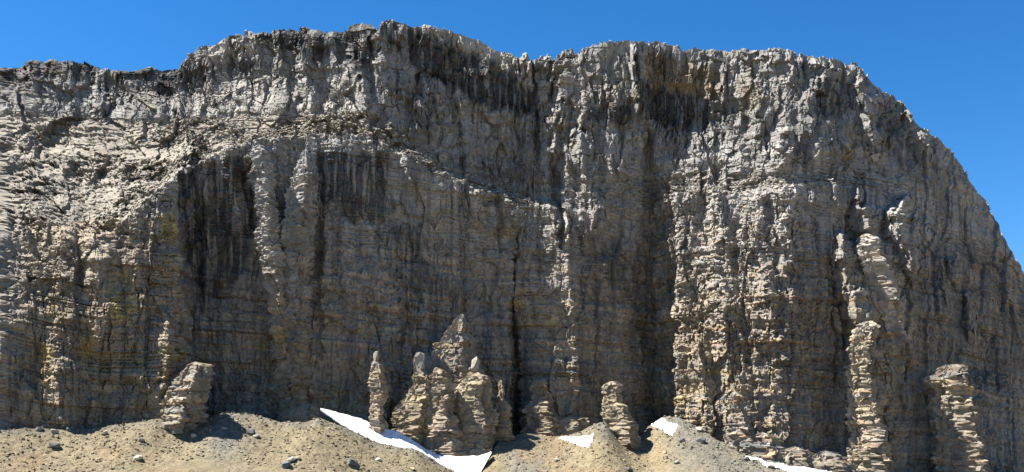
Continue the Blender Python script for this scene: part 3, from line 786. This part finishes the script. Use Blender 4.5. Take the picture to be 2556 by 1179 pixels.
# ------------------------------------------------------------------ free-standing towers in front of the wall
def pinnacle(name, prof, Y, label, deep=1.0, seed=0, cat="pinnacle", group=None, rel=1.0, lean=0.0, knob=None, tint=1.02):
    """prof: (py, px centre, half width px) from top to bottom; a tower of bedded rock with a rounded, broken section"""
    p = np.array(prof, float)
    y0, y1 = p[0, 0], p[-1, 0]
    mpp = Y / F
    nv = max(14, int((y1 - y0) * mpp / 0.42)); nu = max(18, int(2.2 * math.pi * p[:, 2].max() * mpp / 0.5))
    pyv = np.linspace(y0, y1, nv)
    c = np.interp(pyv, p[:, 0], p[:, 1]); w = np.interp(pyv, p[:, 0], p[:, 2])
    th = np.linspace(0, 2 * math.pi, nu, endpoint=False)
    W, TH = np.meshgrid(w, th, indexing='ij'); C_ = np.broadcast_to(c[:, None], W.shape); PYv = np.broadcast_to(pyv[:, None], W.shape)
    Rm = W * mpp
    ctr = at(C_, PYv, np.full(W.shape, float(Y)))
    se = lambda v: np.sign(v) * np.abs(v) ** 0.75
    ux, uy = -se(np.sin(TH)), se(np.cos(TH))       # the ring starts and ends at the back
    edge = -np.minimum((ux + 1.0) / 1.45, (1.0 - ux) / 0.55)      # prow: a broad face to the left, a short one to the right
    uy = np.where(uy < 0, 0.3 * uy + 0.7 * edge, uy)
    U_ = TH * p[:, 2].mean() * mpp + seed * 37.0; Z_ = ctr[..., 2]
    wz = Z_ + 0.5 * fbm(U_ / 5, Z_ / 4, seed + 1001, 3)
    q = wz / 1.9 + 0.9 * vnoise(wz / 2.4, wz * 0, seed + 1003); bed = np.floor(q); fq = q - bed
    groove = sstep(0.78, 1.0, fq) + (1 - sstep(0, 0.12, fq))
    f1, c1, _ = facets(U_ + 0.12 * Z_, wz, 4.2, 7.0, seed + 1011, 1.8, 0.6); f2, c2, _ = facets(U_ + 0.5 * vnoise(bed, bed * 0, seed + 5), wz, 1.8, 1.25, seed + 1021)
    nside = 4 + seed % 3                       # joint-bounded, angular section that turns a little with height
    tw_ = TH + seed * 1.3 + 0.35 * vnoise(Z_ / 7.0, Z_ * 0, seed + 1045)
    sec = np.cos(math.pi / nside) / np.cos((tw_ % (2 * math.pi / nside)) - math.pi / nside)
    Rm = Rm * (0.7 + 0.33 * sec)
    kr = 0.8 * np.clip(Rm / 4.0, 0.25, 1.0) * rel
    jog = kr * (0.35 * (hsh(bed, bed * 0, seed + 1041) * 2 - 1) + 0.8 * (facets(Z_, Z_ * 0, 4.0, 1.0, seed + 1043)[0]))
    d = kr * (1.3 * f1 + 0.75 * f2 + 0.4 * (hsh(np.floor((U_ + 30 * hsh(bed, bed * 0, 3)) / (2.5 + 3 * hsh(bed, bed * 0, 4))), bed, seed + 1031) * 2 - 1) + 0.15 * (hsh(bed, bed * 0, seed + 1033) * 2 - 1) - 0.35 * groove)
    blend = sstep(0, 0.5, TH); d = d * blend
    rr = np.maximum(Rm + d * 0.9, 0.15)
    X = ctr[..., 0] + rr * ux + jog
    Yw = ctr[..., 1] + rr * uy * deep + lean * (Z_ - Z_[-1:])
    V = np.stack([X, Yw, Z_ + 0.25 * kr * f2], -1)
    cent = at(c[-1], pyv[-1], Y)
    top = V[0].mean(0) + np.array((0, 0, 0.5))
    i = np.arange(nu * nv).reshape(nv, nu); r = np.roll(i, -1, axis=1)
    f = np.stack([i[:-1], i[1:], r[1:], r[:-1]], -1).reshape(-1, 4)
    nTop = nu * nv
    cap = np.stack([i[0], r[0], np.full(nu, nTop), np.full(nu, nTop)], -1)
    Vv = np.concatenate([V.reshape(-1, 3), top[None]])
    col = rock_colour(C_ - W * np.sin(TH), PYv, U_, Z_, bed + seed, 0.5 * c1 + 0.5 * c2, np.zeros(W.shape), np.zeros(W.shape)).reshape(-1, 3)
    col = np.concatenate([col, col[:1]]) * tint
    me_f = np.concatenate([f[:, :3], f[:, [0, 2, 3]], cap[:, :3]])
    o = mesh_np(name, Vv - cent, me_f, M_ROCK, col)
    o.location = cent
    if knob:
        q0 = at(knob[0], knob[1], Y)
        import bmesh
        bm = bmesh.new(); bmesh.ops.create_icosphere(bm, subdivisions=2, radius=1.0)
        r_ = random.Random(seed)
        for _ in range(5):
            n_ = Vector((r_.gauss(0, 1), r_.gauss(0, 1), r_.gauss(0, 0.6))).normalized(); c0 = r_.uniform(0.5, 0.75)
            for v in bm.verts:
                e = v.co.dot(n_) - c0
                if e > 0: v.co -= n_ * e
        for v in bm.verts: v.co *= r_.uniform(0.86, 1.12)
        V = np.array([v.co[:] for v in bm.verts]); Fc = np.array([[v.index for v in f.verts] for f in bm.faces]); bm.free()
        k = knob[2] * mpp
        mesh_np("capstone", V / np.abs(V[:, :2]).max() * np.array((k, k * 0.9, knob[3] * mpp / 0.8)) + (q0 - cent), Fc, M_ROCK, np.broadcast_to(np.array((0.26, 0.235, 0.19)), (len(V), 3)) * 0.9, o)
    return tag(o, label, cat, group, "thing")

G_P = "rock towers at the foot of the cliff"
pinnacle("rock_tower", [(906, 487, 8), (914, 485, 24), (950, 482, 40), (1000, 460, 50), (1040, 442, 54), (1085, 434, 52)], 412, "leaning buff tower standing on the scree at the left, tapering to a blunt top", 1.2, 1, "rock tower", G_P)
pinnacle("rock_pinnacle", [(900, 939, 5), (908, 941, 12), (950, 942, 19), (985, 944, 20), (1020, 941, 15), (1080, 942, 22)], 447, "slender pinnacle with a small knob on top beside the snow bank", 1.1, 2, "rock tower", G_P, knob=(939, 892, 8, 12))
pinnacle("rock_buttress", [(786, 1154, 4), (830, 1142, 27), (880, 1130, 52), (940, 1120, 80), (1010, 1112, 104), (1080, 1105, 122), (1145, 1105, 128)], 475, "broad pale pyramid-shaped buttress rising behind the knob-headed tower", 0.6, 18, "buttress", None, 1.1)
pinnacle("rock_pinnacle", [(912, 1047, 9), (926, 1046, 12), (945, 1052, 24), (990, 1045, 34), (1030, 1032, 46), (1090, 1028, 50), (1130, 1030, 50)], 460, "knob-headed tower at the left of the pinnacle cluster", 0.9, 3, "rock tower", G_P, knob=(1047, 904, 17, 20))
pinnacle("rock_pinnacle", [(920, 1090, 6), (930, 1092, 18), (970, 1098, 26), (1030, 1100, 30), (1080, 1105, 46), (1140, 1105, 50)], 456, "tallest column in the middle of the pinnacle cluster", 0.9, 4, "rock tower", G_P)
pinnacle("rock_pinnacle", [(918, 1188, 11), (930, 1188, 14), (945, 1185, 30), (975, 1180, 42), (1060, 1185, 50), (1140, 1180, 60)], 461, "broad tower with a square head right of the pinnacle cluster", 0.9, 5, "rock tower", G_P, knob=(1187, 909, 17, 18))
pinnacle("rock_pinnacle", [(952, 1250, 4), (965, 1250, 8), (1000, 1251, 10), (1020, 1254, 14), (1060, 1253, 26), (1100, 1255, 32)], 466, "thin pointed spire standing alone right of the broad square-headed tower", 1.2, 6, "rock tower", G_P)
pinnacle("rock_pinnacle", [(945, 1352, 7), (953, 1352, 16), (980, 1350, 22), (1030, 1352, 38), (1110, 1355, 50)], 485, "shaded stump with a sunlit cap left of the squat tower", 1.2, 7, "rock tower", G_P)
pinnacle("rock_tower", [(1008, 1540, 8), (1014, 1542, 20), (1040, 1544, 28), (1080, 1550, 36), (1120, 1552, 42)], 466, "squat rounded tower rising from the scree below the shaded wall", 1.2, 8, "rock tower", G_P)
pinnacle("rock_pinnacle", [(954, 1527, 8), (962, 1528, 18), (990, 1524, 18), (1020, 1530, 20), (1060, 1536, 22)], 476, "flaky pillar standing right behind the squat rounded tower", 1.2, 9, "rock tower", G_P)
pinnacle("rock_pinnacle", [(1054, 1578, 5), (1060, 1580, 10), (1090, 1584, 14), (1115, 1586, 18)], 470, "small stub of rock at the right foot of the squat rounded tower", 1.2, 10, "rock tower", G_P)
pinnacle("rock_pinnacle", [(980, 1832, 5), (986, 1834, 12), (1010, 1836, 14), (1060, 1842, 24), (1130, 1846, 40)], 458, "flat-topped block tower low on the sunlit right buttress", 1.2, 11, "rock tower", G_P)
pinnacle("rock_tower", [(912, 2374, 14), (920, 2372, 30), (945, 2368, 44), (1000, 2378, 46), (1060, 2388, 50), (1160, 2400, 58), (1240, 2405, 64)], 465, "large round-topped tower leaning on the shaded wall at the far right", 1.2, 17, "rock tower", G_P)
G_L = "sunlit pillars standing out from the wall"
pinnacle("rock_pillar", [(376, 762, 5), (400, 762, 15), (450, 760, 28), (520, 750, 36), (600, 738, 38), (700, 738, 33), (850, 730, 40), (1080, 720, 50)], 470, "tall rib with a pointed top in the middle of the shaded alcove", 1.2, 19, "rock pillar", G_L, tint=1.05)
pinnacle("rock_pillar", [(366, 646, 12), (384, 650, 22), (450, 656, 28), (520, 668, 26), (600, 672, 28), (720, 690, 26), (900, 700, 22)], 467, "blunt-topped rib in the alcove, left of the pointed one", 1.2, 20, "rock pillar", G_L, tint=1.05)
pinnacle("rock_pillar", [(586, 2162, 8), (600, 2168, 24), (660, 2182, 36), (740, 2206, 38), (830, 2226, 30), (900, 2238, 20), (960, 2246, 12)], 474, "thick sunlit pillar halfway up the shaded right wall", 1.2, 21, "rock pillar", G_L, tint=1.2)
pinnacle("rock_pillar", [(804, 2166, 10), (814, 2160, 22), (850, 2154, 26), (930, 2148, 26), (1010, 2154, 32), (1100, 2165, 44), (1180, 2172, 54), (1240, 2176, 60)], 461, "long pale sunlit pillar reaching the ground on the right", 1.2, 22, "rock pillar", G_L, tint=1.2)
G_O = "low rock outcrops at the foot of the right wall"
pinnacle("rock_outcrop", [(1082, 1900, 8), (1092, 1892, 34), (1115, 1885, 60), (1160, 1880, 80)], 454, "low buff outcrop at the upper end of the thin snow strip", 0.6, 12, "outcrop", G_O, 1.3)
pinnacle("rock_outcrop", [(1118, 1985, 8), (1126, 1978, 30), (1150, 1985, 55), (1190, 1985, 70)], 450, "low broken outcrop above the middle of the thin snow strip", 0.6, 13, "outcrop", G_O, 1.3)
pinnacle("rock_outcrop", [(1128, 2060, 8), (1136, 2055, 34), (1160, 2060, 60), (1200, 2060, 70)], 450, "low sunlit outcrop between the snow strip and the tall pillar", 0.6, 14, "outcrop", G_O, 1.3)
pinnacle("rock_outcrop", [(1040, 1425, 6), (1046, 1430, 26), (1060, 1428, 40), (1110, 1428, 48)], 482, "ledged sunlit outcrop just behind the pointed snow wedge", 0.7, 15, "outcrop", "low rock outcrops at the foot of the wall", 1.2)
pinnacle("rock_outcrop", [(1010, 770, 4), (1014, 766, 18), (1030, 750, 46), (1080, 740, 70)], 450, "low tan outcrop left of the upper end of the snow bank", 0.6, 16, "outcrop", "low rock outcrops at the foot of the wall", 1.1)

# ------------------------------------------------------------------ stones
CH = [chunk(100 + k, 0.55 + 0.08 * (k % 6), 10) for k in range(12)]
CB = [chunk(300 + k, 0.55 + 0.06 * (k % 6), 22) for k in range(12)]
def chunk_mesh(k, col, mat=None):
    V, Fc = CB[k % 12]
    me_o = mesh_np("stone", V, Fc, mat or M_STONE, np.broadcast_to(np.array(col), (len(V), 3)) * (0.85 + 0.3 * RNG.random((len(V), 1))))
    me = me_o.data
    bpy.data.objects.remove(me_o)
    return me

PALE_S, MID_S, DARK_S, TAN_S = (0.36, 0.33, 0.27), (0.24, 0.22, 0.19), (0.10, 0.10, 0.10), (0.33, 0.26, 0.17)
BOULDERS = [  # px, py, size in photo px, colour, label
 (878, 1160, 30, DARK_S, "big rounded dark boulder on the scree below the snow bank"),
 (345, 1147, 20, PALE_S, "pale angular boulder alone in the middle of the left scree"),
 (136, 1117, 22, DARK_S, "dark flat slab near the left end of the scree"),
 (97, 1074, 16, MID_S, "grey stone by the wall at the far left"),
 (134, 1080, 14, MID_S, "flat grey stone second from the far left, close under the wall"),
 (626, 1082, 20, DARK_S, "dark stone on the right side of the bluish scree mound"),
 (640, 1092, 14, MID_S, "grey stone just below the dark one right of the bluish mound"),
 (727, 1152, 20, PALE_S, "upper pale boulder of the trio left of the big dark boulder"),
 (712, 1165, 24, DARK_S, "dark boulder at the bottom of the trio left of the big dark one"),
 (742, 1147, 13, TAN_S, "small tan stone at the right of the trio"),
 (396, 1042, 18, TAN_S, "bright tan block lodged at the left foot of the leaning tower"),
 (484, 1090, 12, PALE_S, "small pale stone below the leaning tower"),
 (262, 1083, 16, PALE_S, "pale flat stone on the left scree midway to the leaning tower"),
 (172, 1073, 13, DARK_S, "small dark stone touching the wall shade at the left"),
 (352, 1100, 14, MID_S, "grey stone on the scree above the pale angular boulder"),
 (1745, 1075, 16, PALE_S, "pale stone high on the grey scree right of the gully snow"),
 (1748, 1104, 20, DARK_S, "large dark stone on the grey scree right of the gully snow"),
 (1701, 1102, 14, DARK_S, "dark stone directly below the gully snow patch"),
 (1570, 1176, 18, DARK_S, "dark flat stone at the bottom edge below the squat tower"),
 (1690, 1157, 12, MID_S, "grey stone low on the scree right of centre"),
 (1862, 1148, 14, DARK_S, "dark stone on the upper edge of the thin snow strip"),
 (1925, 1168, 16, PALE_S, "pale stone beside the lower half of the thin snow strip"),
 (1028, 1172, 12, TAN_S, "small tan stone on the scree in front of the snow bank"),
 (944, 1150, 11, PALE_S, "small pale stone between the big dark boulder and the snow bank"),
 (1660, 1132, 11, TAN_S, "small tan stone low on the scree under the gully snow"),
 (1390, 1150, 11, MID_S, "small grey stone under the pointed snow wedge"),
 (560, 1072, 11, MID_S, "small bluish stone near the top of the bluish mound"),
]
for k, (px_, py_, s_, c_, lab) in enumerate(BOULDERS):
    q = on_scree(px_, py_)
    if q is None: continue
    me = chunk_mesh(k, c_)
    o = link(bpy.data.objects.new("boulder", me))
    r = 0.5 * s_ * q[1] / F / 0.85
    o.scale = (r, r, r * 0.9)
    o.rotation_euler = (random.uniform(-.4, .3), random.uniform(-.3, .3), random.uniform(0, 6.28))
    o.location = (q[0], q[1], float(scree_z(np.array([q[0]]), np.array([q[1]]))[0]) + r * 0.25)
    tag(o, lab, "boulder", "boulders lying on the scree")

def scatter(name, pts, sizes, cols, mat, parent=None, off=(0, 0, 0)):
    n = len(pts)
    Vs, Fs, Cs = [], [], []; base = 0
    rot = RNG.random((n, 3)) * 6.28
    for k in range(12):
        sel = np.arange(n) % 12 == k
        if not sel.any(): continue
        V, Fc = CH[k]
        m = int(sel.sum()); r = rot[sel]
        cz, sz_ = np.cos(r[:, 2]), np.sin(r[:, 2]); ax = (r[:, 0] - 3.14) * 0.2
        x = V[None, :, 0]; y = V[None, :, 1]; z = V[None, :, 2]
        y2 = y * np.cos(ax)[:, None] - z * np.sin(ax)[:, None]; z2 = y * np.sin(ax)[:, None] + z * np.cos(ax)[:, None]
        X = x * cz[:, None] - y2 * sz_[:, None]; Y_ = x * sz_[:, None] + y2 * cz[:, None]
        W = np.stack([X, Y_, z2], -1) * sizes[sel][:, None, None] + pts[sel][:, None, :] - np.array(off)
        Vs.append(W.reshape(-1, 3)); Fs.append((Fc[None] + (np.arange(m) * len(V))[:, None, None] + base).reshape(-1, 3))
        Cs.append(np.repeat(cols[sel], len(V), axis=0)); base += m * len(V)
    return mesh_np(name, np.concatenate(Vs), np.concatenate(Fs), mat, np.concatenate(Cs), parent)

ns = 16000
sx_ = RNG.uniform(-205, 210, ns * 2); sy_ = np.interp(sx_, xr, YT) - RNG.random(ns * 2) ** 1.2 * 42 + 2
sz_all = scree_z(sx_, sy_)
sp = np.stack([sx_, sy_, sz_all], -1)[:ns]
ss = 0.13 + 0.6 * RNG.random(ns) ** 6
sc_ = scree_colour(sp[:, 0], sp[:, 1]) * (0.95 + 0.45 * RNG.random((ns, 1)))
st_ = scatter("scree_stones", sp + np.array((0, 0, 0.05)), ss, sc_, M_STONE)
tag(st_, "countless small loose stones strewn over the tan scree", "stones", kind="stuff")

# loose blocks on the cliff: the largest singly, the rest as one mass
flatP = P[NB:]
nrm_sl = SW + 0.25 * (np.abs(Tg - 2.95) < 0.12) + 0.5 * (Tg < 0.012) * (PXg > 0) * (PXg < 2480)
cand = np.argwhere((nrm_sl > 0.35) & (PXg > 20) & (PXg < 2500))
pick = cand[RNG.choice(len(cand), 2600, replace=False)]
bp_ = flatP[pick[:, 0], pick[:, 1]]; bc_ = COLg[NB:][pick[:, 0], pick[:, 1]] * (0.85 + 0.5 * RNG.random((len(pick), 1)))
bs_ = 0.35 + 0.75 * RNG.random(len(pick)) ** 3
order = np.argsort(-bs_)
big, rest = order[:300], order[300:]
bm_ = [chunk_mesh(k, c, M_ROCK) for k in range(12) for c in ((0.225, 0.205, 0.172),)]
for k, i in enumerate(big):
    o = link(bpy.data.objects.new("rock_block", bm_[k % 12]), cliff)
    o.location = Vector(bp_[i]) - Vector((0, 480, 0)) + Vector((0, -0.1, 0.15))
    s = float(bs_[i]); o.scale = (s, s, s)
    o.rotation_euler = (random.uniform(-.4, .4), random.uniform(-.4, .4), random.uniform(0, 6.28))
rub = scatter("rubble", bp_[rest] + np.array((0, -0.1, 0.1)), bs_[rest], bc_[rest], M_ROCK, cliff, (0, 480, 0))
rub["kind"] = "stuff"
print("triangles", sum(len(o.data.polygons) * (2 if len(o.data.polygons) and o.data.polygons[0].loop_total == 4 else 1) for o in SC.objects if o.type == 'MESH'))
